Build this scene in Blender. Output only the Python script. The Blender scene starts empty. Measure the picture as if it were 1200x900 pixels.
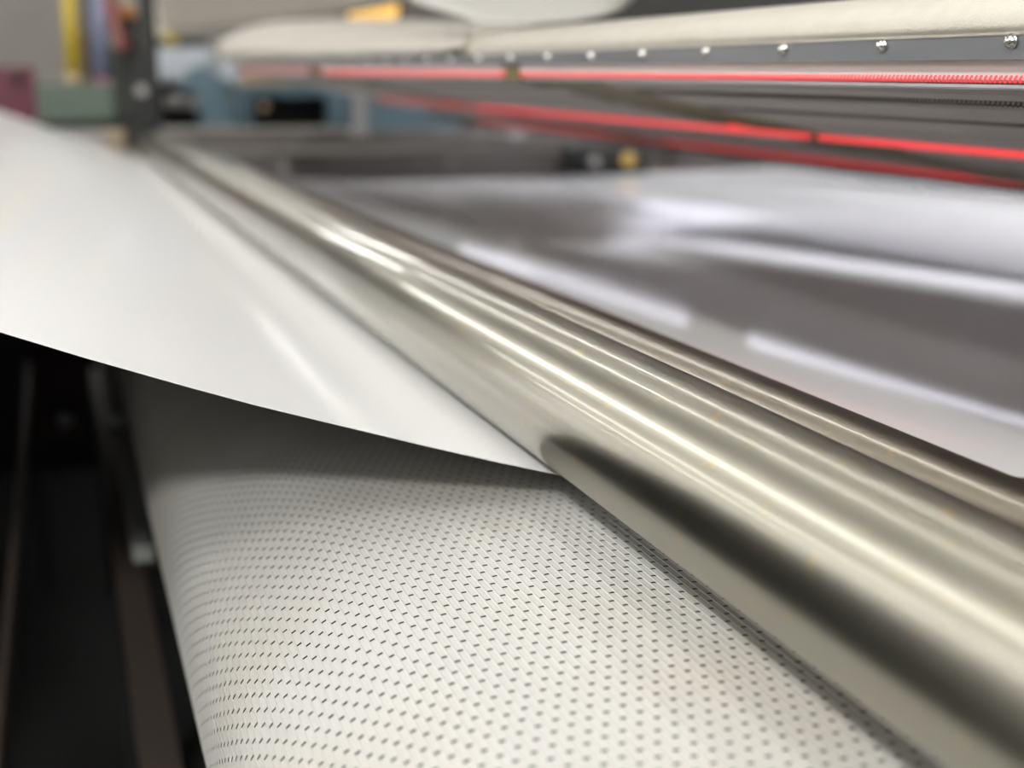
import bpy, bmesh, math, random
from mathutils import Vector, Matrix
random.seed(7)
S = bpy.context.scene
COL = S.collection
PI = math.pi

# ------------------------------------------------------------------ camera, world, lamps, exposure
F_PX = 1664.0
PITCH = math.atan(347.0 / F_PX)
YAW = math.atan(538.0 / F_PX * math.cos(PITCH))
cam_d = bpy.data.cameras.new('camera')
cam = bpy.data.objects.new('camera', cam_d)
COL.objects.link(cam)
cam.location = (0, 0, 0)
cam.rotation_euler = (PI / 2 - PITCH, 0, -YAW)
cam_d.sensor_width = 36.0
cam_d.lens = 36.0 * F_PX / 1200.0
cam_d.clip_start = 0.02
cam_d.clip_end = 60
cam_d.dof.use_dof = True
cam_d.dof.focus_distance = 0.63
cam_d.dof.aperture_fstop = 5.4
S.camera = cam

W = bpy.data.worlds.new('hall_air')
S.world = W
W.use_nodes = True
W.node_tree.nodes['Background'].inputs[0].default_value = (0.80, 0.84, 0.92, 1)
W.node_tree.nodes['Background'].inputs[1].default_value = 0.06

S.view_settings.view_transform = 'Standard'
S.view_settings.look = 'None'
S.view_settings.gamma = 1.0
S.view_settings.use_curve_mapping = False
S.view_settings.exposure = 0.30

CEIL = 3.3
TUBE = 30.0          # radiance of the fluorescent tubes
PANEL = 7.0          # radiance of the wide diffuser panels
HALL_Y = 18.0
# x, near end, far end, height, wide panel?
LAMP_ROWS = [(1.25, -8.5, 8.8, 3.0, False), (-0.06, -8.5, 8.0, 3.0, False), (-2.4, -8.5, 9.5, 3.0, True), (-4.8, -8.5, 8.2, 3.0, True), (-6.2, -8.5, 8.2, 2.8, True),  # the row nearest the left wall is added to brighten the right-hand paper
             (1.6, 9.6, 17.5, 3.0, True), (-0.5, 8.6, 17.5, 3.0, True)]
HIGH_BAYS = [((-2.2, -4.5, 2.8), 235.0, 0.36, 'further'), ((-1.9, -1.7, 2.7), 34.0, 0.6, 'nearer')]

FW = Vector((math.sin(YAW) * math.cos(PITCH), math.cos(YAW) * math.cos(PITCH), -math.sin(PITCH)))
RT = Vector((math.cos(YAW), -math.sin(YAW), 0))
UP = RT.cross(FW)
def at(x, y, Y):
    """point of the hall at distance Y down the machine that is seen at (x, y)"""
    d = FW * F_PX + RT * (x - 600) + UP * (450 - y)
    return d * (Y / d.y)

# ------------------------------------------------------------------ materials
def mat(name, col, rough=0.5, metal=0.0, spec=0.5, noise=None, bump=None, emit=None, coat=0.0):
    """noise=(scale, amount, colour2, stretch)   bump=(scale, strength, stretch)"""
    m = bpy.data.materials.new(name)
    m.use_nodes = True
    nt = m.node_tree
    b = nt.nodes['Principled BSDF']
    b.inputs['Base Color'].default_value = (*col, 1)
    b.inputs['Roughness'].default_value = rough
    b.inputs['Metallic'].default_value = metal
    b.inputs['Specular IOR Level'].default_value = spec
    b.inputs['Coat Weight'].default_value = coat
    b.inputs['Coat Roughness'].default_value = 0.06
    def coords(stretch):
        tc = nt.nodes.new('ShaderNodeTexCoord')
        mp = nt.nodes.new('ShaderNodeMapping')
        mp.inputs['Scale'].default_value = stretch
        nt.links.new(tc.outputs['Object'], mp.inputs['Vector'])
        return mp.outputs[0]
    if noise:
        sc, amt, c2, st = noise
        n = nt.nodes.new('ShaderNodeTexNoise')
        n.inputs['Scale'].default_value = sc
        n.inputs['Detail'].default_value = 5
        nt.links.new(coords(st), n.inputs['Vector'])
        r = nt.nodes.new('ShaderNodeMapRange')
        r.inputs[1].default_value = 0.42
        r.inputs[2].default_value = 0.68
        r.inputs[4].default_value = amt
        nt.links.new(n.outputs[0], r.inputs[0])
        mx = nt.nodes.new('ShaderNodeMix')
        mx.data_type = 'RGBA'
        mx.inputs[6].default_value = (*col, 1)
        mx.inputs[7].default_value = (*c2, 1)
        nt.links.new(r.outputs[0], mx.inputs[0])
        nt.links.new(mx.outputs[2], b.inputs['Base Color'])
    if bump:
        sc, stg, st = bump
        n = nt.nodes.new('ShaderNodeTexNoise')
        n.inputs['Scale'].default_value = sc
        n.inputs['Detail'].default_value = 4
        nt.links.new(coords(st), n.inputs['Vector'])
        bp = nt.nodes.new('ShaderNodeBump')
        bp.inputs['Strength'].default_value = stg
        bp.inputs['Distance'].default_value = 0.002
        nt.links.new(n.outputs[0], bp.inputs['Height'])
        nt.links.new(bp.outputs[0], b.inputs['Normal'])
    if emit:
        b.inputs['Emission Color'].default_value = (*emit[0], 1)
        b.inputs['Emission Strength'].default_value = emit[1]
    return m

ONE = (1, 1, 1)
M = {}
M['paper'] = mat('coated_paper', (0.80, 0.80, 0.805), 0.40, spec=0.3, coat=.45)
M['paper_wet'] = mat('freshly_coated_paper', (0.86, 0.855, 0.855), 0.06, spec=0.5)
M['belt'] = mat('woven_belt', (0.475, 0.47, 0.445), 0.7, spec=0.2, noise=(6, 0.8, (0.43, 0.40, 0.34), ONE), bump=(900, 0.25, (1, 1, 1)))
def steel_mat(name, base, rough0, rough1, rust):
    m = mat(name, base, 0.22, 1.0, coat=.55)
    m.node_tree.nodes['Principled BSDF'].inputs['Coat Roughness'].default_value = .035
    nt = m.node_tree; b = nt.nodes['Principled BSDF']
    tc = nt.nodes.new('ShaderNodeTexCoord')
    def nz(scale, st, det=4):
        mp = nt.nodes.new('ShaderNodeMapping'); mp.inputs['Scale'].default_value = st
        nt.links.new(tc.outputs['Object'], mp.inputs['Vector'])
        n = nt.nodes.new('ShaderNodeTexNoise'); n.inputs['Scale'].default_value = scale; n.inputs['Detail'].default_value = det
        nt.links.new(mp.outputs[0], n.inputs['Vector']); return n.outputs[0]
    def rng(src, a, bb, c, d):
        r = nt.nodes.new('ShaderNodeMapRange')
        for i, v in zip((1, 2, 3, 4), (a, bb, c, d)): r.inputs[i].default_value = v
        nt.links.new(src, r.inputs[0]); return r.outputs[0]
    nt.links.new(rng(nz(14, (1, .35, 1)), .35, .7, rough0, rough1), b.inputs['Roughness'])
    mx = nt.nodes.new('ShaderNodeMix'); mx.data_type = 'RGBA'
    mx.inputs[6].default_value = (*base, 1); mx.inputs[7].default_value = (*[c * .80 for c in base[:2]], base[2] * .70, 1)
    nt.links.new(rng(nz(9, (1, .4, 1)), .4, .65, 0, .35), mx.inputs[0])
    m2 = nt.nodes.new('ShaderNodeMix'); m2.data_type = 'RGBA'
    nt.links.new(mx.outputs[2], m2.inputs[6]); m2.inputs[7].default_value = (.55, .36, .10, 1)
    nt.links.new(rng(nz(120, (1, .8, 1), 3), .63, .72, 0, rust), m2.inputs[0])
    nt.links.new(m2.outputs[2], b.inputs['Base Color'])
    bp = nt.nodes.new('ShaderNodeBump'); bp.inputs['Strength'].default_value = .02; bp.inputs['Distance'].default_value = .0006
    nt.links.new(nz(60, (.25, 9, .25)), bp.inputs['Height'])
    nt.links.new(bp.outputs[0], b.inputs['Normal'])
    return m
M['steel'] = steel_mat('polished_steel', (0.315, 0.30, 0.255), .30, .35, .38)
M['steel_worn'] = steel_mat('worn_brown_steel', (0.25, 0.22, 0.18), .28, .34, .2)
M['galv'] = mat('galvanised_strip', (0.15, 0.157, 0.165), 0.42, 0.6, noise=(40, .6, (.21, .215, .22), (1, .12, 1)))
M['screw'] = mat('zinc_screw', (0.85, 0.85, 0.84), 0.16, 1.0)
M['canvas'] = mat('cream_canvas', (0.56, 0.53, 0.462), 0.75, spec=.25, noise=(60, .5, (.49, .465, .40), ONE), bump=(700, .3, ONE))
M['canvas_far'] = mat('darker_cream_canvas', (0.43, 0.405, 0.36), 0.8, spec=.2, noise=(5, .6, (.36, .34, .30), ONE))  # darker cream than the near piece, with random mottling
M['canvas_shaded'] = mat('shaded_canvas', (0.18, 0.165, 0.14), 0.8, spec=.2, noise=(3, .5, (.21, .19, .165), ONE))  # dark colour carries the shade on this sheet's underside
M['canvas_white'] = mat('white_canvas', (0.39, 0.38, 0.35), 0.6, spec=.3)
M['seam'] = mat('canvas_seam', (0.22, 0.20, 0.15), 0.8)
M['slat'] = mat('reflector_slat', (0.34, 0.315, 0.30), 0.5, 0.3, noise=(30, .6, (.27, .25, .24), (1, .05, 1)))
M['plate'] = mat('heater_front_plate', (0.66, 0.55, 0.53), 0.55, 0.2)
M['rail'] = mat('bright_rail', (0.45, 0.44, 0.44), 0.35, 0.8)
M['olive'] = mat('olive_cross_member', (0.10, 0.085, 0.02), 0.5)
M['housing'] = mat('dark_heater_housing', (0.05, 0.047, 0.045), 0.6)
M['coil_hot'] = mat('glowing_coil', (0.3, .05, .05), 0.5, emit=((1.0, 0.075, 0.085), 0.75))
M['coil_warm'] = mat('dimly_glowing_coil', (0.3, .05, .05), 0.5, emit=((1.0, 0.085, 0.09), 0.36))
M['coil_cold'] = mat('cold_coil', (0.17, .16, .155), 0.4, 0.7)
M['tube'] = mat('fluorescent_tube', (0.9, 0.9, 0.9), 0.5, emit=((1.0, 0.98, 0.94), TUBE))
M['panel'] = mat('diffuser_panel', (0.9, 0.9, 0.9), 0.5, emit=((1.0, 0.985, 0.94), PANEL))
M['tube_stripe'] = mat('cool_stripe_tube', (0.9, 0.9, 0.9), 0.5, emit=((0.86, 0.86, 1.0), 2.4))
M['tube_stripe_low'] = mat('low_stripe_tube', (0.9, 0.9, 0.9), 0.5, emit=((0.88, 0.88, 1.0), 1.0))
M['tube_fill'] = mat('strong_fill_tube', (0.9, 0.9, 0.9), 0.5, emit=((0.90, 0.90, 1.0), 60.0))
M['lamp_body'] = mat('lamp_housing', (0.75, 0.75, 0.73), 0.5)
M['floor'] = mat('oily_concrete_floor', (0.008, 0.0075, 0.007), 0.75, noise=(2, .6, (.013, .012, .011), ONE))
M['ceiling'] = mat('grey_ceiling', (0.70, 0.69, 0.66), 0.8)
M['wall'] = mat('grey_block_wall', (0.42, 0.395, 0.35), 0.85, noise=(.6, .6, (.28, .27, .25), ONE))
M['wall_side'] = mat('hall_side_wall', (0.27, 0.262, 0.25), 0.85)
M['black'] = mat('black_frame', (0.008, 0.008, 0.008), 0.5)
M['dark'] = mat('dark_body', (0.012, 0.0125, 0.011), 0.6)
M['green'] = mat('grey_green_cabinet', (0.10, 0.13, 0.10), 0.55, noise=(6, .5, (.08, .11, .085), ONE))
M['green_dark'] = mat('dark_green_paint', (0.016, 0.020, 0.015), 0.6)
M['maroon'] = mat('maroon_box', (0.13, 0.022, 0.042), 0.5)
M['yellow'] = mat('yellow_paint', (0.44, 0.32, 0.012), 0.45)
M['blue'] = mat('blue_grey_pipe', (0.20, 0.215, 0.32), 0.45)
M['pink'] = mat('pink_fitting', (0.42, 0.17, 0.22), 0.5)
M['red_hose'] = mat('red_brown_hose', (0.22, 0.08, 0.065), 0.6)
M['orange'] = mat('orange_knob', (0.55, 0.20, 0.03), 0.5)
M['tan'] = mat('tan_block', (0.42, 0.31, 0.19), 0.7)
M['cream'] = mat('cream_paint', (0.62, 0.58, 0.45), 0.6)
M['white'] = mat('bluish_white', (0.52, 0.56, 0.61), 0.6)
M['teal'] = mat('teal_blue_paint', (0.115, 0.19, 0.23), 0.5, noise=(9, .6, (.085, .135, .16), ONE))
M['teal_grey'] = mat('teal_grey_paint', (0.14, 0.17, 0.17), 0.55)
M['post'] = mat('grey_post', (0.34, 0.32, 0.31), 0.5)
M['beam'] = mat('brown_grey_beam', (0.165, 0.145, 0.135), 0.4, 0.35, noise=(5, .6, (.11, .098, .092), (.4, 1, 3)))
M['bright'] = mat('bright_metal', (0.6, 0.6, 0.58), 0.3, 0.8)
M['bolt'] = mat('dull_bolt', (0.26, 0.25, 0.24), 0.45, 0.5)
M['brass'] = mat('brass_knob', (0.30, 0.20, 0.05), 0.4, 0.4)
M['amber'] = mat('amber_lens', (0.8, 0.45, 0.05), 0.3, emit=((1.0, 0.62, 0.18), 0.85))
M['under_grey'] = mat('dull_grey_bar', (0.42, 0.43, 0.40), 0.5, .3)
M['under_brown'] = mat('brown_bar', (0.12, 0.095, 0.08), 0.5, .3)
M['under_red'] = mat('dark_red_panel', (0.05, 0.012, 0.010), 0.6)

# ------------------------------------------------------------------ helpers
def link(name, me, m, parent=None):
    o = bpy.data.objects.new(name, me)
    if m is not None and not me.materials: me.materials.append(m)
    COL.objects.link(o)
    if parent is not None: o.parent = parent
    return o
def mesh(name, vs, fs, m, parent=None, smooth=False):
    me = bpy.data.meshes.new(name)
    me.from_pydata([tuple(v) for v in vs], [], fs)
    me.update()
    if smooth:
        me.polygons.foreach_set('use_smooth', [True] * len(me.polygons))
    return link(name, me, m, parent)
def from_bm(name, bm, m, parent=None, smooth=False):
    bmesh.ops.recalc_face_normals(bm, faces=bm.faces)
    me = bpy.data.meshes.new(name); bm.to_mesh(me); bm.free()
    if smooth: me.polygons.foreach_set('use_smooth', [True] * len(me.polygons))
    return link(name, me, m, parent)
def add_box(bm, lo, hi, bev=0.0):
    r = bmesh.ops.create_cube(bm, size=1)
    lo, hi = Vector(lo), Vector(hi)
    for v in r['verts']:
        v.co = Vector([(lo[i] + hi[i]) / 2 + v.co[i] * (hi[i] - lo[i]) for i in range(3)])
    if bev:
        es = list({e for v in r['verts'] for e in v.link_edges})
        bmesh.ops.bevel(bm, geom=es, offset=bev, segments=2, affect='EDGES', profile=.6)
def box(name, lo, hi, m, parent=None, bev=0.0):
    bm = bmesh.new(); add_box(bm, lo, hi, bev)
    return from_bm(name, bm, m, parent)
def add_cyl(bm, a, b, r, seg=16, r2=None, cap=True):
    a, b = Vector(a), Vector(b); d = b - a
    q = d.to_track_quat('Z', 'Y').to_matrix().to_4x4()
    bmesh.ops.create_cone(bm, cap_ends=cap, segments=seg, radius1=r, radius2=r if r2 is None else r2, depth=d.length,
                          matrix=Matrix.Translation((a + b) / 2) @ q)
def cyl(name, a, b, r, m, parent=None, seg=16, r2=None):
    bm = bmesh.new(); add_cyl(bm, a, b, r, seg, r2)
    o = from_bm(name, bm, m, parent)
    o.data.polygons.foreach_set('use_smooth', [len(p.vertices) == 4 for p in o.data.polygons])
    return o
def lathe_y(name, prof, cx, cz, m, parent=None, seg=96):
    """prof: list of (y, r) turned about the line X=cx, Z=cz"""
    vs, fs = [], []
    for y, r in prof:
        for k in range(seg):
            a = 2 * PI * k / seg
            vs.append((cx + r * math.cos(a), y, cz + r * math.sin(a)))
    n = len(prof)
    for i in range(n - 1):
        for k in range(seg):
            k2 = (k + 1) % seg
            fs.append((i * seg + k, i * seg + k2, (i + 1) * seg + k2, (i + 1) * seg + k))
    fs.append(tuple(range(seg))[::-1]); fs.append(tuple((n - 1) * seg + k for k in range(seg)))
    o = mesh(name, vs, fs, m, parent)
    o.data.polygons.foreach_set('use_smooth', [len(p.vertices) == 4 and abs(p.normal.y) < .5 for p in o.data.polygons])
    return o
def extrude_y(name, pts, y0, y1, m, parent=None, ny=1, smooth=False, closed=True):
    n = len(pts); vs, fs = [], []
    for j in range(ny + 1):
        y = y0 + (y1 - y0) * j / ny
        vs += [(x, y, z) for x, z in pts]
    for j in range(ny):
        for i in range(n if closed else n - 1):
            i2 = (i + 1) % n
            fs.append((j * n + i, j * n + i2, (j + 1) * n + i2, (j + 1) * n + i))
    if closed:
        fs.append(tuple(range(n))[::-1]); fs.append(tuple(ny * n + i for i in range(n)))
    bm = bmesh.new(); me = bpy.data.meshes.new(name); me.from_pydata(vs, [], fs)
    bm.from_mesh(me); bpy.data.meshes.remove(me)
    o = from_bm(name, bm, m, parent)
    if smooth: o.data.polygons.foreach_set('use_smooth', [len(p.vertices) == 4 for p in o.data.polygons])
    return o
def tube_path(name, pts, r, m, parent=None, seg=6):
    """a bent rod through pts"""
    vs, fs = [], []
    n = len(pts)
    for i, p in enumerate(pts):
        p = Vector(p)
        t = (Vector(pts[min(i + 1, n - 1)]) - Vector(pts[max(i - 1, 0)])).normalized()
        u = t.cross(Vector((0.3, 0.2, 1))).normalized(); w = t.cross(u)
        for k in range(seg):
            a = 2 * PI * k / seg
            vs.append(p + u * (r * math.cos(a)) + w * (r * math.sin(a)))
    for i in range(n - 1):
        for k in range(seg):
            k2 = (k + 1) % seg
            fs.append((i * seg + k, i * seg + k2, (i + 1) * seg + k2, (i + 1) * seg + k))
    fs.append(tuple(range(seg))[::-1]); fs.append(tuple((n - 1) * seg + k for k in range(seg)))
    return mesh(name, vs, fs, m, parent, True)
def empty(name, loc=(0, 0, 0), rot=(0, 0, 0)):
    o = bpy.data.objects.new(name, None); COL.objects.link(o)
    o.location = loc; o.rotation_euler = rot
    return o
def tag(o, label, cat, group=None):
    o['label'] = label; o['category'] = cat
    if group: o['group'] = group
    return o
def struct(o):
    o['kind'] = 'structure'; return o
def lerp(a, b, t): return a + (b - a) * t
def smooth01(t):
    t = max(0., min(1., t)); return t * t * (3 - 2 * t)
def interp(pts, x):
    if x <= pts[0][0]: return pts[0][1]
    for (x0, y0), (x1, y1) in zip(pts, pts[1:]):
        if x <= x1: return y0 + (y1 - y0) * (x - x0) / (x1 - x0)
    return pts[-1][1]

# ------------------------------------------------------------------ hall
FLOOR = -1.10
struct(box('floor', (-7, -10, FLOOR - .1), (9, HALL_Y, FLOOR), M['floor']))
struct(box('ceiling', (-7, -10, CEIL), (9, HALL_Y, CEIL + .1), M['ceiling']))
struct(box('wall_back', (-7, HALL_Y, FLOOR), (9, HALL_Y + .1, CEIL), M['wall']))
struct(box('wall_left', (-7.1, -10, FLOOR), (-7, HALL_Y, CEIL), M['wall_side']))
struct(box('wall_right', (9, -10, FLOOR), (9.1, HALL_Y, CEIL), M['wall_side']))
lamp_words = ['over the heater hood', 'straight above the two rollers', 'to the left of the paper', 'second to the left of the paper', 'added near the left wall to brighten the right-hand paper', 'at the far end of the hall to the right', 'far down the hall in line with the rollers']
for (x, y0, y1, z, wide), w in zip(LAMP_ROWS, lamp_words):
    t = tag(empty('ceiling_light', (x, y0, CEIL)), 'long white ceiling light row ' + w, 'ceiling light', 'light rows under the ceiling')
    L = y1 - y0
    hw = .28 if wide else .05
    box('housing', (-hw, 0, z - CEIL + .03), (hw, L, z - CEIL + .10), M['lamp_body'], t)
    for yy in (1, L / 2, L - 1):
        cyl('hanger', (0, yy, z - CEIL + .10), (0, yy, 0), .008, M['lamp_body'], t, 8)
    if wide:
        box('diffuser', (-hw + .02, .02, z - CEIL), (hw - .02, L - .02, z - CEIL + .03), M['panel'], t)
    else:
        cyl('tube', (0, .05, z - CEIL), (0, L - .05, z - CEIL), .013, M['tube'], t, 10)
for p, power, size, w in HIGH_BAYS:
    t = tag(empty('high_bay_lamp', p), 'round high bay lamp hanging behind the photographer, the %s one' % w, 'lamp', 'high bay lamps')
    aim = (Vector((.2, .8, -.2)) - Vector(p)).normalized()
    cyl('reflector', -aim * .22, -aim * .01, .12, M['lamp_body'], t, 24, size / 2 + .03)
    cyl('hanger', (0, 0, .1), (0, 0, CEIL - p[2]), .01, M['lamp_body'], t, 8)
    ld = bpy.data.lights.new('lamp_light', 'AREA'); ld.shape = 'DISK'; ld.size = size; ld.energy = power; ld.color = (1.0, .995, .98)
    lo = bpy.data.objects.new('lamp_light', ld); COL.objects.link(lo); lo.parent = t
    lo.rotation_euler = aim.to_track_quat('-Z', 'Y').to_euler()
# dark body added right of the hood so the paper reflects something dark
t = tag(empty('dark_body', (3.3, 0, FLOOR)), 'tall dark body added beyond the heater hood for the paper to reflect', 'machine')
box('body', (0, -2, 0), (1.2, 9, 1.75), M['housing'], t, .02)
box('top_rail', (.1, -2, 1.75), (.2, 9, 1.85), M['dark'], t, .01)
def added_light(x, y0, y1, z, m, lab, r=.013):
    t = tag(empty('added_light', (x, y0, z)), lab, 'light')
    cyl('tube', (0, 0.02, 0), (0, y1 - y0 - .02, 0), r, m, t, 12)
    box('reflector', (-.035, 0, .018), (.035, y1 - y0, .035), M['lamp_body'], t)
    if r > .015: box('glare_shield', (-.075, 0, -.065), (-.070, y1 - y0, .035), M['dark'], t); box('top_cover', (-.075, 0, .035), (.035, y1 - y0, .04), M['dark'], t)  # shield keeps the added upper light off everything left of the hood
    for yy in (.05, y1 - y0 - .05): box('bracket', (.03, yy, .02), (3.3 - x, yy + .03, .034), M['dark'], t)
added_light(1.9, 2.45, 5.4, -.096, M['tube_stripe_low'], 'low tube light added close above the right-hand paper for a reflected stripe')  # added tube, gives a stripe reflected in the paper
added_light(2.0, -1.0, 5.4, .90, M['tube_fill'], 'upper tube light added behind the heater hood to brighten the right-hand paper', .02)  # added tube, lights the band of paper beyond the hood

# ------------------------------------------------------------------ the two rollers
R = 0.0358
C1 = (0.247, -0.157)
C2 = (0.3247, -0.1774)
for (cx, cz), m, lab in ((C1, M['steel'], 'polished steel roller in front, resting on the edge of the white paper'),
                         (C2, M['steel_worn'], 'browner worn steel roller lying behind the polished front roller')):
    y0, y1 = 0.02, 4.12
    t = tag(empty('steel_roller', (cx, y0, cz)), lab, 'roller', 'pair of steel rollers')
    lathe_y('shell', [(0, R - .004), (.004, R), (1.2, R), (2.6, R), (y1 - y0 - .004, R), (y1 - y0, R - .004)], 0, 0, m, t, 160)
    cyl('journal', (0, y1 - y0, 0), (0, y1 - y0 + .10, 0), .016, M['steel_worn'], t, 24)
    cyl('journal', (0, -.10, 0), (0, 0, 0), .016, M['steel_worn'], t, 24)

# ------------------------------------------------------------------ the paper web
def tang(c, deg, g=.0006):
    a = math.radians(deg); return (c[0] + (R + g) * math.cos(a), c[1] + (R + g) * math.sin(a))
dirdeg = math.degrees(math.atan2(C2[1] - C1[1], C2[0] - C1[0])) - 90
web = [(-2.2, .74), (-1.15, .345), (-.60, .122), (-.30, .008), (-.15, -.0555), (-.08, -.084), (-.029, -.104), (.006, -.1175), (.05, -.1335), (.081, -.1443), (.113, -.1545),
       (.162, -.1700), (.20, -.1815)]
for a in (-108.5, (-108.5 + dirdeg) / 2, dirdeg): web.append(tang(C1, a))
for a in (dirdeg, (dirdeg - 90) / 2, -90.): web.append(tang(C2, a))
WZ = web[-1][1]
for x in [.36, .40, .45, .50, .55, .60, .65, .70, .75, .80, .85, .90, .95, 1.0, 1.05, 1.1, 1.15, 1.2, 1.25, 1.3, 1.4, 1.5, 1.6, 1.75, 1.9, 2.1]:
    z = WZ - .020 * smooth01((x - .45) / .45) + .020 * smooth01((x - 1.3) / .7)
    web.append((x, z))
# finer sampling of the free spans
fine = [web[0]]
for a, b in zip(web, web[1:]):
    k = max(1, int(abs(b[0] - a[0]) / .02))
    for i in range(1, k + 1): fine.append((lerp(a[0], b[0], i / k), lerp(a[1], b[1], i / k)))
Y0, Y1 = 0.65, 3.98
NY = 48
vs, fs = [], []
T = .00022
def web_z(x, z, y):
    s = (y - Y0) / (Y1 - Y0)
    if x < .20: z += .006 * s * s * smooth01((.20 - x) / .12) * (1 - .55 * smooth01((-.02 - x) / .2))
    if x > .38:
        k = smooth01((x - .38) / .25)
        z += k * (-.026 * s + .0035 * math.sin(2.2 * y + 5 * x) * min(1, 2 * s))
    return z
ys = [Y0 + (Y1 - Y0) * (j / NY) ** 1.5 for j in range(NY + 1)]
n = len(fine)
for layer in (0, 1):
    for y in ys:
        for x, z in fine: vs.append((x, y, web_z(x, z, y) - layer * T))
off = n * (NY + 1)
for j in range(NY):
    for i in range(n - 1):
        a = j * n + i
        fs.append((a, a + 1, a + n + 1, a + n))
        fs.append((off + a, off + a + n, off + a + n + 1, off + a + 1))
for i in range(n - 1):
    fs.append((i, off + i, off + i + 1, i + 1))
    a = NY * n + i; fs.append((a, a + 1, off + a + 1, off + a))
for j in range(NY):
    a = j * n; fs.append((a, a + n, off + a + n, off + a))
    a = j * n + n - 1; fs.append((a, off + a, off + a + n, a + n))
pw = mesh('paper_web', vs, fs, M['paper'], None, True)
pw.data.materials.append(M['paper_wet'])
pw.data.polygons.foreach_set('material_index', [1 if p.center.x > .29 else 0 for p in pw.data.polygons])
tag(pw, 'wide sheet of white glossy paper running down from the left and under both rollers', 'paper')
try:
    pw.data.set_sharp_from_angle(angle=math.radians(50))
except Exception: pass

# ------------------------------------------------------------------ perforated belt under the rollers
bp = [(1.2, -0.4), (0.6, -0.31), (0.45, -0.265), (0.36, -0.2335), (0.315, -0.219), (0.285, -0.2118), (0.2287, -0.21), (0.2002, -0.212), (0.1764, -0.2142), (0.154, -0.2163), (0.1335, -0.2191), (0.1246, -0.2212), (0.1162, -0.224), (0.1083, -0.2275), (0.0999, -0.2317), (0.0931, -0.2366), (0.0854, -0.2415), (0.0775, -0.2471), (0.07, -0.2541), (0.0623, -0.2632), (0.0567, -0.2737), (0.0523, -0.2903), (0.0511, -0.3108), (0.0537, -0.3453), (0.0672, -0.4107), (0.1073, -0.476), (0.1867, -0.532)]
# Chaikin smoothing, then arc length
for _ in range(2):
    q = [bp[0]]
    for a, b in zip(bp, bp[1:]):
        q += [(a[0] * .75 + b[0] * .25, a[1] * .75 + b[1] * .25), (a[0] * .25 + b[0] * .75, a[1] * .25 + b[1] * .75)]
    bp = q + [bp[-1]]
arc = [0.]
for a, b in zip(bp, bp[1:]): arc.append(arc[-1] + math.hypot(b[0] - a[0], b[1] - a[1]))
sx = list(zip(arc, [p[0] for p in bp])); sz = list(zip(arc, [p[1] for p in bp]))
def bpt(s, lift=0.):
    x, z = interp(sx, s), interp(sz, s)
    x2, z2 = interp(sx, s + .002), interp(sz, s + .002)
    dx, dz = x2 - x, z2 - z; l = math.hypot(dx, dz) or 1
    return x + dz / l * lift * 1., z - dx / l * lift       # outward side of the belt
BY0, BY1 = 0.06, 4.05
vs, fs = [], []
def quad(a, b, c, d):
    k = len(vs); vs.extend((a, b, c, d)); fs.append((k, k + 1, k + 2, k + 3))
PITCH_X, RIDGE, PER, SHIFT, SLIT, LIFT = .00355, .0012, .0154, -.00686, .0016, .0002
s = 0.
s_start = next(a for a, p in zip(arc, bp) if p[0] < .42)
s_end = arc[-1]
def strip(s0, l0, s1, l1, y0, y1):
    a, b = bpt(s0, l0), bpt(s1, l1)
    quad((a[0], y0, a[1]), (a[0], y1, a[1]), (b[0], y1, b[1]), (b[0], y0, b[1]))
k = 0; s = 0.
while s < s_start:
    strip(s, 0, min(s + .05, s_start), 0, BY0, BY1); s += .05
s = s_start
while s + PITCH_X < s_end:
    # woven ridge, three facets
    strip(s, 0, s + RIDGE * .3, LIFT, BY0, BY1)
    strip(s + RIDGE * .3, LIFT, s + RIDGE * .7, LIFT, BY0, BY1)
    strip(s + RIDGE * .7, LIFT, s + RIDGE, 0, BY0, BY1)
    # valley with slits left open
    y = BY0 + ((-k * SHIFT + random.uniform(-.0002, .0002)) % PER)
    prev = BY0
    while y < BY1:
        dy = random.uniform(-.0003, .0003)
        strip(s + RIDGE, 0, s + PITCH_X, 0, prev, y + dy)
        prev = y + dy + SLIT; y += PER
    if prev < BY1: strip(s + RIDGE, 0, s + PITCH_X, 0, prev, BY1)
    k += 1; s += PITCH_X
belt = mesh('perforated_belt', vs, fs, M['belt'])
tag(belt, 'cream woven conveyor belt with rows of small dark slits under the front roller', 'belt')

# ------------------------------------------------------------------ heater hood on the right
HY = .523
hood = tag(empty('heater_hood', (.387, HY, 0), (.0117, 0, 0)), 'long infrared heater hood with red glowing coils above the right-hand paper', 'heater')
def L2(x, z): return (x - .387, z)
ya, yb = -.90 - HY, 3.22 - HY
def under(x): return -.2 * (x - .395)
extrude_y('housing', [L2(.393, .012), L2(.393, .030), L2(.46, .040), L2(1.28, .020), L2(1.28, -.150), L2(1.24, -.151), L2(1.12, under(1.12) + .014), L2(.42, under(.42) + .014)],
          ya, yb, M['housing'], hood)
extrude_y('mounting_strip', [L2(.387, .0117), L2(.387, .0236), L2(.3895, .0240), L2(.3895, .0117)], ya, yb, M['galv'], hood)
# canvas cover: near piece and far piece
cv = [(.3868, .0226), (.3845, .0245), (.3842, .0265), (.3865, .0315), (.393, .0375), (.405, .0420), (.425, .0455), (.46, .0487), (.55, .051), (.8, .052), (1.18, .05)]
cvi = [(x + .0015, z - .0022) for x, z in cv][::-1]
extrude_y('canvas_cover', [L2(*p) for p in cv + cvi], ya, 1.36 - HY, M['canvas'], hood, 1, True)
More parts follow.
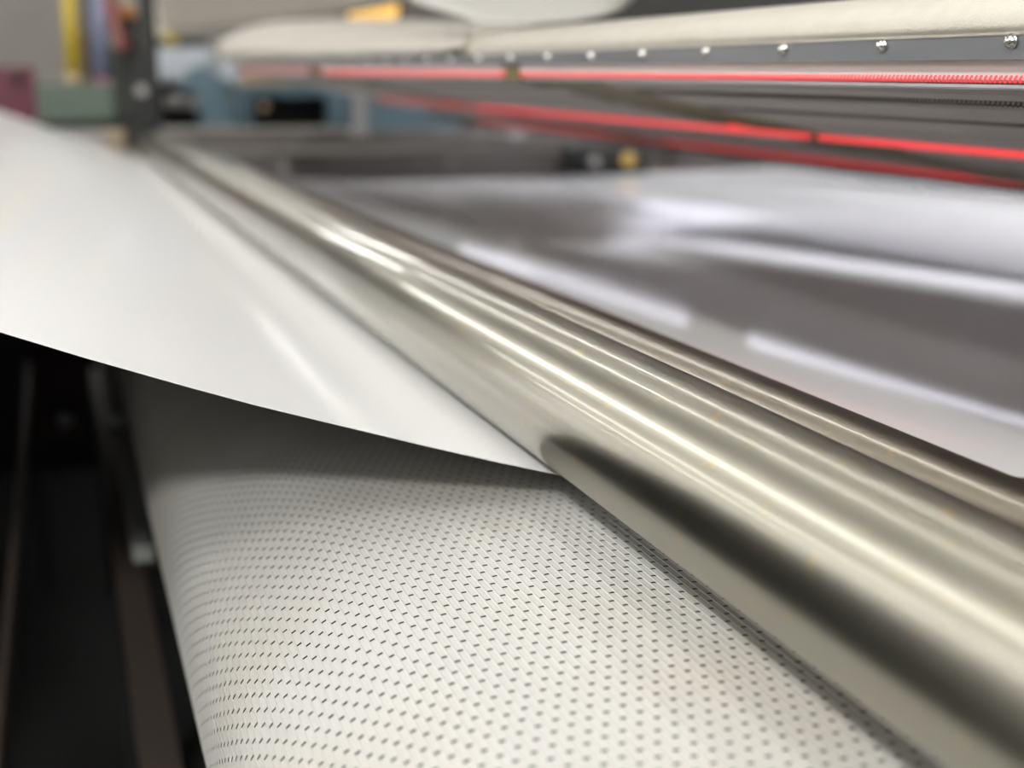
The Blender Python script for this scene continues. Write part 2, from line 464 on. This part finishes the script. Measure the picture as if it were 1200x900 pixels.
# plate that the first coil lights
extrude_y('front_plate', [L2(.392, .0117), L2(.3975, .0117), L2(.3975, .0005), L2(.392, .0032)][::1], ya, 1.22 - HY, M['plate'], hood)
modules = [(-.85, 1.07, 1.20), (1.27, 2.10, 2.20), (2.32, 3.18, 3.20)]
for mi, (m0, m1, mc) in enumerate(modules):
    a, b, c = m0 - HY, m1 - HY, mc - HY
    if mi: extrude_y('front_plate', [L2(.392, .0117), L2(.3975, .0117), L2(.3975, .0005), L2(.392, .0032)], a, c, M['plate'], hood)
    extrude_y('lower_rail', [L2(.3905, .0012), L2(.3985, .0012), L2(.3985, -.0012), L2(.3905, -.0002)], a, c, M['rail'], hood)
    for x0, x1, dz, mm in ((.400, .412, .004, 'slat'), (.414, .429, .0, 'slat'), (.457, .497, .0, 'slat'), (.516, .566, .0, 'slat'), (.572, .622, .0, 'slat'),
                           (.690, .765, .0, 'slat'), (.79, .835, .003, 'slat'), (.87, .90, .004, 'slat')):
        extrude_y('slat', [L2(x0, under(x0) + dz), L2(x0, under(x0) + dz + .007), L2(x1, under(x1) + dz + .007), L2(x1, under(x1) + dz)], a, b, M['slat'], hood)
# heating coils: helices along the module
def coil(name, x, z, r, pitch, y0, y1, m, wire, seg=8):
    pts = []
    turns = (y1 - y0) / pitch
    nn = int(turns * seg)
    for i in range(nn + 1):
        a = 2 * PI * i / seg
        pts.append((x - .387 + r * math.cos(a), y0 - HY + (y1 - y0) * i / nn, z + r * math.sin(a)))
    return tube_path(name, pts, wire, m, hood, 3)
for mi, (m0, m1, mc) in enumerate(modules):
    y0 = .40 if mi == 0 else m0
    y1 = mc - .01
    pm = 1 if mi == 0 else 3
    r1 = (.30, 1.235) if mi == 0 else (1.258, 2.17) if mi == 1 else (2.20, 3.2)
    coil('heating_coil', .3925, .0036 + .004 * (mi == 2), .0014, .0035 * (1 if mi == 0 else 2), *r1, M['coil_hot'] if mi < 2 else M['coil_warm'], .00058 * (1 if mi == 0 else 1.9))
    coil('heating_coil', .443, -.0075, .0023, .0040 * (1 if mi == 0 else 3), y0, m1, M['coil_cold'], .0005)
    coil('heating_coil', .506, -.0205, .0023, .0040 * (1 if mi == 0 else 3), y0, m1, M['coil_cold'], .0005)
    r2 = (.40, 1.150) if mi == 0 else (1.168, 2.26) if mi == 1 else (2.29, 3.0)
    coil('heating_coil', .655, -.049, .0030, .0050, *r2, M['coil_hot'] if mi < 2 else M['coil_warm'], .0019)
    r3 = (.40, 1.22) if mi == 0 else (1.225, 2.25) if mi == 1 else (2.26, 3.2)
    coil('heating_coil', .93, -.1005, .0040, .0060, *r3, M['coil_warm'], .0024)
for (g0, g1) in ((1.08, 1.27), (2.11, 2.32)):
    extrude_y('cross_member', [L2(.40, under(.40) + .003), L2(.40, under(.40) + .013), L2(1.10, under(1.10) + .013), L2(1.10, under(1.10) + .003)], g0 - HY, g1 - HY, M['olive'], hood)
    box('bracket', (.3895 - .387, g1 - .055 - HY, -.002), (.3985 - .387, g1 - .02 - HY, .0114), M['olive'], hood)
# lower lip; tubes added behind it to reflect as stripes in the paper
extrude_y('lower_lip', [L2(1.000, under(1.0) + .016), L2(1.000, -.1220), L2(1.012, -.1234), L2(1.012, under(1.0) + .016)], ya, 3.95 - HY, M['housing'], hood)
for (w0, w1) in ((-.8, 1.2), (1.22, 2.19), (2.23, 3.9)):
    cyl('stripe_tube', (1.11 - .387, w0 - HY, -.1283), (1.11 - .387, w1 - HY, -.1283), .006, M['tube_stripe'], hood, 10)
# screws
bm = bmesh.new()
add_cyl(bm, (-.0004, 0, 0), (0.0006, 0, 0), .0034, 16)
bmesh.ops.create_uvsphere(bm, u_segments=14, v_segments=8, radius=.0027, matrix=Matrix.Translation((-.0004, 0, 0)) @ Matrix.Scale(.75, 4, (1, 0, 0)))
add_box(bm, (-.0030, -.0019, -.0004), (-.0020, .0019, .0004))
add_box(bm, (-.0030, -.0004, -.0019), (-.0020, .0004, .0019))
first = None
for i in range(-13, 28):
    y = .523 + .1 * i - HY
    if first is None:
        first = from_bm('screw', bm, M['screw'], hood, True); o = first
    else:
        o = first.copy(); COL.objects.link(o); o.parent = hood
    o.location = (-.0008, y, .0192 - .0003 * max(0, min(i, 5)))
    o.rotation_euler = (random.uniform(0, 3), 0, 0)

# far canvas, billowed over the end of the hood
def sheet(name, rows, m, label, cat, thick=.004, group=None, parent=None, sub=2):
    """rows: grid of points, given thickness; smoothed"""
    nr, nc = len(rows), len(rows[0])
    vs = [p for r in rows for p in r]
    fs = [(i * nc + j, i * nc + j + 1, (i + 1) * nc + j + 1, (i + 1) * nc + j) for i in range(nr - 1) for j in range(nc - 1)]
    o = mesh(name, vs, fs, m, parent, True)
    sd = o.modifiers.new('soft', 'SUBSURF'); sd.levels = sub; sd.render_levels = sub
    so = o.modifiers.new('thick', 'SOLIDIFY'); so.thickness = thick; so.offset = 0
    if label: tag(o, label, cat, group)
    return o
rows = []
for y, top in ((1.37, .048), (1.65, .048), (2.1, .055), (2.6, .085), (3.0, .11), (3.45, .125)):
    w = (y - 1.37)
    rows.append([(.385, y, .0245), (.382 - .01 * w, y, .034 + .008 * w), (.40 - .01 * w, y, .6 * top),
                 (.46, y, top * .93 + .004 * math.sin(9 * y)), (.60, y, top + .006 * math.sin(7 * y + 1)), (.85, y, top), (1.18, y, top - .02)])
sheet('canvas_cover', [[Vector(p) - Vector((.387, HY, 0)) for p in r] for r in rows], M['canvas_far'], None, None, .004, None, hood)
rows = [[at(572, 29, 1.40), at(640, 26, 1.38), at(722, 17, 1.34)], [at(540, 19, 1.6), at(630, 14, 1.55), at(735, 4, 1.5)],
        [at(505, 8, 1.8), at(615, 0, 1.75), at(750, -12, 1.7)], [at(455, -8, 2.1), at(600, -22, 2.0), at(770, -40, 1.9)]]
sheet('canvas_sheet', rows, M['canvas_white'], 'pale grey canvas sheet rising above the heater hood seam', 'canvas')
extrude_y('seam', [L2(x - .0006, z + .0010) for x, z in cv] + [L2(x + .001, z - .001) for x, z in cv][::-1], 1.355 - HY, 1.385 - HY, M['seam'], hood, 1, True)
rows = [[at(188, 37, 3.5), at(260, 32, 3.5), at(380, 18, 3.45), at(495, 0, 3.4)], [at(186, 15, 3.7), at(250, 8, 3.7), at(370, -6, 3.65), at(480, -22, 3.6)],
        [at(180, -25, 4.0), at(250, -32, 4.0), at(365, -46, 3.9), at(470, -60, 3.8)]]
sheet('canvas_sheet', rows, M['canvas_shaded'], 'large canvas sheet with shade in its dark colour, sloping across the top left beside the amber lamp', 'canvas', .01)

# amber lamp
p = at(436, 10, 3.6)
al = tag(empty('amber_lamp', (p.x, p.y, p.z - .06)), 'glowing amber lamp on a cream stand above the far canvas', 'lamp')
cyl('lens', (-.062, 0, .062), (.062, 0, .062), .026, M['amber'], al, 24)
for sx in (-.070, .070): cyl('end_cap', (sx - .006, 0, .062), (sx + .006, 0, .062), .024, M['seam'], al, 24)
box('stand', (-.03, -.02, -.09), (.03, .03, .036), M['cream'], al, .004)
box('switch_box', (.045, -.02, -.09), (.078, .03, .033), M['white'], al, .004)

# ------------------------------------------------------------------ far side of the machine
def slab(name, x0, y0, x1, y1, Y, depth, m, parent=None, bev=.004):
    """box whose front face spans those sight lines at distance Y; it goes depth metres back"""
    a, b = at(x0, y1, Y), at(x1, y0, Y)
    o = Vector((0, 0, 0)) if parent is None else Vector(parent.location)
    return box(name, Vector((a.x, Y, a.z)) - o, Vector((b.x, Y + depth, b.z)) - o, m, parent, bev)
def thing(name, x, y, Y, label, cat, group=None):
    return tag(empty(name, at(x, y, Y)), label, cat, group)

t = thing('green_cabinet', 100, 148, 4.35, 'low grey-green machine cabinet at the far left behind the paper', 'cabinet')
slab('body', 46, 98, 134, 142, 4.35, .25, M['green'], t)
slab('door', 80, 101, 131, 139, 4.343, .007, M['green'], t, .002)
slab('base', 44, 141, 168, 151, 4.36, .25, M['dark'], t)
slab('side_box', 134, 97, 166, 142, 4.34, .25, M['green_dark'], t)
t = thing('maroon_box', 15, 150, 4.6, 'maroon box standing left of the green cabinet', 'box')
slab('body', -30, 78, 39, 165, 4.6, .3, M['maroon'], t)
slab('knob', 14, 85, 24, 97, 4.58, .02, M['dark'], t)
t = thing('yellow_post', 84, 97, 4.5, 'upright yellow post behind the green cabinet', 'post')
a, b = at(80, -30, 4.5), at(87, 98, 4.5)
o = Vector(t.location)
cyl('shaft', b - o, a - o, .021, M['yellow'], t, 20)
cyl('collar', (b - o) , (b - o) + Vector((0, 0, .03)), .026, M['tan'], t, 20)
t = thing('blue_pipe', 118, 98, 4.5, 'blue-grey upright pipe beside the yellow post', 'pipe')
a, b = at(114, -30, 4.5), at(120, 90, 4.5); o = Vector(t.location)
cyl('shaft', b - o, a - o, .024, M['blue'], t, 20)
cyl('fitting', at(120, 99, 4.5) - o, b - o, .021, M['pink'], t, 20)
slab('backing_bar', 103, -20, 110, 97, 4.53, .02, M['dark'], t)
tag(tube_path('red_hose', [at(126, -15, 4.36), at(131, 8, 4.36), at(136, 30, 4.36), at(142, 48, 4.36), at(148, 60, 4.36)], .021, M['red_hose'], None, 12),
    'red-brown hose hanging down beside the blue-grey pipe', 'hose')
t = thing('valve', 150, 22, 4.45, 'dark valve with an orange knob right of the red-brown hose', 'valve')
o = Vector(t.location)
cyl('knob', at(150, 20, 4.42) - o, at(150, 9, 4.42) - o, .022, M['orange'], t, 20)
cyl('body', at(152, 60, 4.45) - o, at(151, 20, 4.45) - o, .024, M['dark'], t, 20)
cyl('flange', at(165, 75, 4.42) - o, at(165, 75, 4.40) - o, .02, M['bright'], t, 20)
slab('manifold', 133, 55, 172, 98, 4.47, .12, M['green_dark'], t)
tag(slab('tan_block', 92, 35, 104, 97, 4.62, .1, M['tan']), 'tan block behind the gap between yellow post and blue-grey pipe', 'block')
t = thing('dark_column', 176, 180, 4.3, 'thin dark upright column at the far end of the front roller', 'column')
slab('shaft', 171, -40, 180, 182, 4.3, .03, M['dark'], t, .002)
slab('foot', 149, 146, 172, 176, 4.2, .09, M['dark'], t)
slab('gearbox', 160, 60, 172, 148, 4.32, .12, M['dark'], t)
cyl('round_cover', at(166, 106, 4.31) - Vector(t.location), at(166, 106, 4.28) - Vector(t.location), .016, M['post'], t, 20)
t = thing('bearing_block', 135, 165, 4.2, 'small pale bearing block at the far edge of the left paper', 'bearing')
slab('body', 127, 152, 146, 172, 4.2, .05, M['tan'], t)
cyl('bolt', at(135, 160, 4.2) - Vector(t.location), at(135, 160, 4.18) - Vector(t.location), .010, M['post'], t, 12)
tag(slab('side_shelf', 58, 152, 146, 166, 4.30, .2, M['post']), 'grey shelf plate under the green cabinet', 'shelf')
# right of the column
tag(slab('window_glimpse', 180, -30, 196, 60, 5.6, .1, M['cream']), 'cream panel for a glimpse of window right of the thin dark column', 'panel')  # cream panel stands in for a glimpsed window
t = thing('white_bin', 230, 96, 5.2, 'bluish-white box behind the teal machine', 'box')
slab('body', 181, 56, 250, 97, 5.2, .3, M['white'], t, .02)
slab('side', 240, 70, 279, 100, 5.25, .3, M['white'], t, .02)
slab('lid', 185, 44, 246, 55, 5.25, .3, M['dark'], t, .01)
slab('yellow_tag', 195, 39, 207, 52, 5.15, .02, M['yellow'], t)
t = thing('teal_machine', 235, 147, 4.7, 'teal-grey machine housing with a sloping top left of the teal table', 'machine')
P = [at(x, y, 4.7) for x, y in ((213, 104), (228, 80), (240, 79), (268, 96), (276, 147), (236, 147), (232, 112))]
vs = [q - Vector(t.location) for q in P] + [q - Vector(t.location) + Vector((0, .3, 0)) for q in P]
nn = len(P)
fs = [tuple(range(nn)), tuple(range(nn, 2 * nn))[::-1]] + [(i, (i + 1) % nn, nn + (i + 1) % nn, nn + i) for i in range(nn)]
bm = bmesh.new(); me = bpy.data.meshes.new('x'); me.from_pydata(vs, [], fs); bm.from_mesh(me); bpy.data.meshes.remove(me)
from_bm('housing', bm, M['teal'], t)
slab('motor', 198, 112, 236, 130, 4.72, .25, M['post'], t, .02)
slab('motor_base', 184, 97, 238, 148, 4.85, .2, M['dark'], t)
t = thing('teal_table', 340, 147, 4.6, 'teal-blue machine table with a leg and dark opening beneath', 'table')
slab('top', 277, 100, 412, 114, 4.6, .35, M['teal'], t)
slab('leg', 277, 112, 297, 149, 4.6, .05, M['teal'], t)
slab('leg', 385, 112, 412, 149, 4.6, .05, M['teal'], t)
slab('dark_back', 296, 110, 386, 149, 4.8, .05, M['black'], t)
slab('parts_tray', 292, 86, 372, 101, 4.75, .2, M['tan'], t)
cyl('knob', at(310, 125, 4.62) - Vector(t.location), at(310, 125, 4.58) - Vector(t.location), .015, M['tan'], t, 14)
t = thing('teal_cabinet', 490, 152, 4.5, 'low teal-blue cabinet right of the grey post', 'cabinet')
slab('body', 430, 126, 540, 155, 4.5, .35, M['teal'], t)
slab('upper_box', 432, 104, 474, 127, 4.55, .3, M['teal_grey'], t)
slab('dark_side', 538, 118, 600, 152, 4.55, .3, M['black'], t)
t = thing('grey_post', 422, 158, 4.2, 'short grey upright post between the teal table and teal cabinet', 'post')
slab('shaft', 416, 98, 429, 158, 4.2, .04, M['post'], t)
slab('foot', 411, 153, 433, 160, 4.19, .05, M['post'], t)
t = thing('machine_beam', 450, 195, 4.25, 'brown-grey machine beam across the far end of the rollers', 'beam')
slab('beam', 183, 147, 1010, 174, 4.25, .10, M['beam'], t)
slab('lower_beam', 183, 172, 1010, 214, 4.28, .10, M['beam'], t)
for x, y in ((345, 167), (360, 157), (333, 196), (528, 190), (520, 160), (560, 160)):
    cyl('bolt', at(x, y, 4.26) - Vector(t.location), at(x, y, 4.23) - Vector(t.location), .014, M['bolt'], t, 12)
t = thing('pipe_fitting', 700, 190, 4.1, 'dark round pipe fitting with a brass knob under the far hood', 'fitting')
o = Vector(t.location)
cyl('body', at(697, 190, 4.14) - o, at(697, 190, 4.02) - o, .032, M['dark'], t, 24)
cyl('cap', at(697, 190, 4.03) - o, at(697, 190, 4.0) - o, .016, M['bolt'], t, 20)
cyl('brass_knob', at(737, 187, 4.12) - o, at(737, 187, 4.03) - o, .022, M['brass'], t, 20)
slab('bracket', 668, 172, 760, 205, 4.14, .08, M['dark'], t)
t = thing('hose_clamp', 607, 156, 3.7, 'small grey round clamp hanging under the second red coil', 'clamp')
o = Vector(t.location)
cyl('ring', at(606, 157, 3.7) - o, at(606, 157, 3.66) - o, .018, M['post'], t, 20)
cyl('stem', at(604, 150, 3.7) - o, at(602, 128, 3.7) - o, .008, M['post'], t, 10)

# ------------------------------------------------------------------ frame in the dark under the paper
def rail_y(name, px, py, z, wpx, hgt, y0, y1, m, label, cat):
    d = FW * F_PX + RT * (px - 600) + UP * (450 - py)
    p = d * (z / d.z)
    w = wpx * p.dot(FW) / F_PX
    t = tag(empty(name, (p.x, y0, z)), label, cat)
    box('bar', (-w / 2, 0, -hgt), (w / 2, y1 - y0, 0), m, t, .002)
    return t, w
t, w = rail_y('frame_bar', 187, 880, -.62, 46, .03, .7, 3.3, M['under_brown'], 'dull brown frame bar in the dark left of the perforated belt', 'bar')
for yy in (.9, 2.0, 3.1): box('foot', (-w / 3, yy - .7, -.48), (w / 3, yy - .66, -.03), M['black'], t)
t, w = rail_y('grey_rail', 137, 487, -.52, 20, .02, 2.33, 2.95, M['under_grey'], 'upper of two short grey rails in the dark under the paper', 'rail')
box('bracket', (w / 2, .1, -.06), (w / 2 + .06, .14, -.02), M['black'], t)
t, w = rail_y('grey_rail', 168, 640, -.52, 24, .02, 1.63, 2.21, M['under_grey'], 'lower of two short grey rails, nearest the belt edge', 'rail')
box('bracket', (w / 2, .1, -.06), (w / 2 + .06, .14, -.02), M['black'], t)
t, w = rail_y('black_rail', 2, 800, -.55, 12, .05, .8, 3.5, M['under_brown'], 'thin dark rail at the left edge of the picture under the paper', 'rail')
for yy in (.2, 2.4): box('foot', (-w / 2, yy, -.54), (w / 2, yy + .03, -.05), M['black'], t)
t = tag(empty('shade_panels', (-.75, .5, FLOOR)), 'black panels added to keep light out of the space under the left paper', 'machine')  # added panels that block light under the left paper
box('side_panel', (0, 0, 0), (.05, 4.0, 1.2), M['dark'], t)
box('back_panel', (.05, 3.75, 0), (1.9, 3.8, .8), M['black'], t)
t = tag(empty('red_machine_box', at(68, 470, 3.0)), 'dark red machine panel deep under the paper with a small lilac pipe end', 'panel')
o = Vector(t.location)
slab('plate', 40, 380, 95, 520, 3.0, .02, M['under_red'], t)
cyl('pipe_end', at(76, 492, 2.99) - o, at(76, 492, 2.95) - o, .014, M['white'], t, 20)
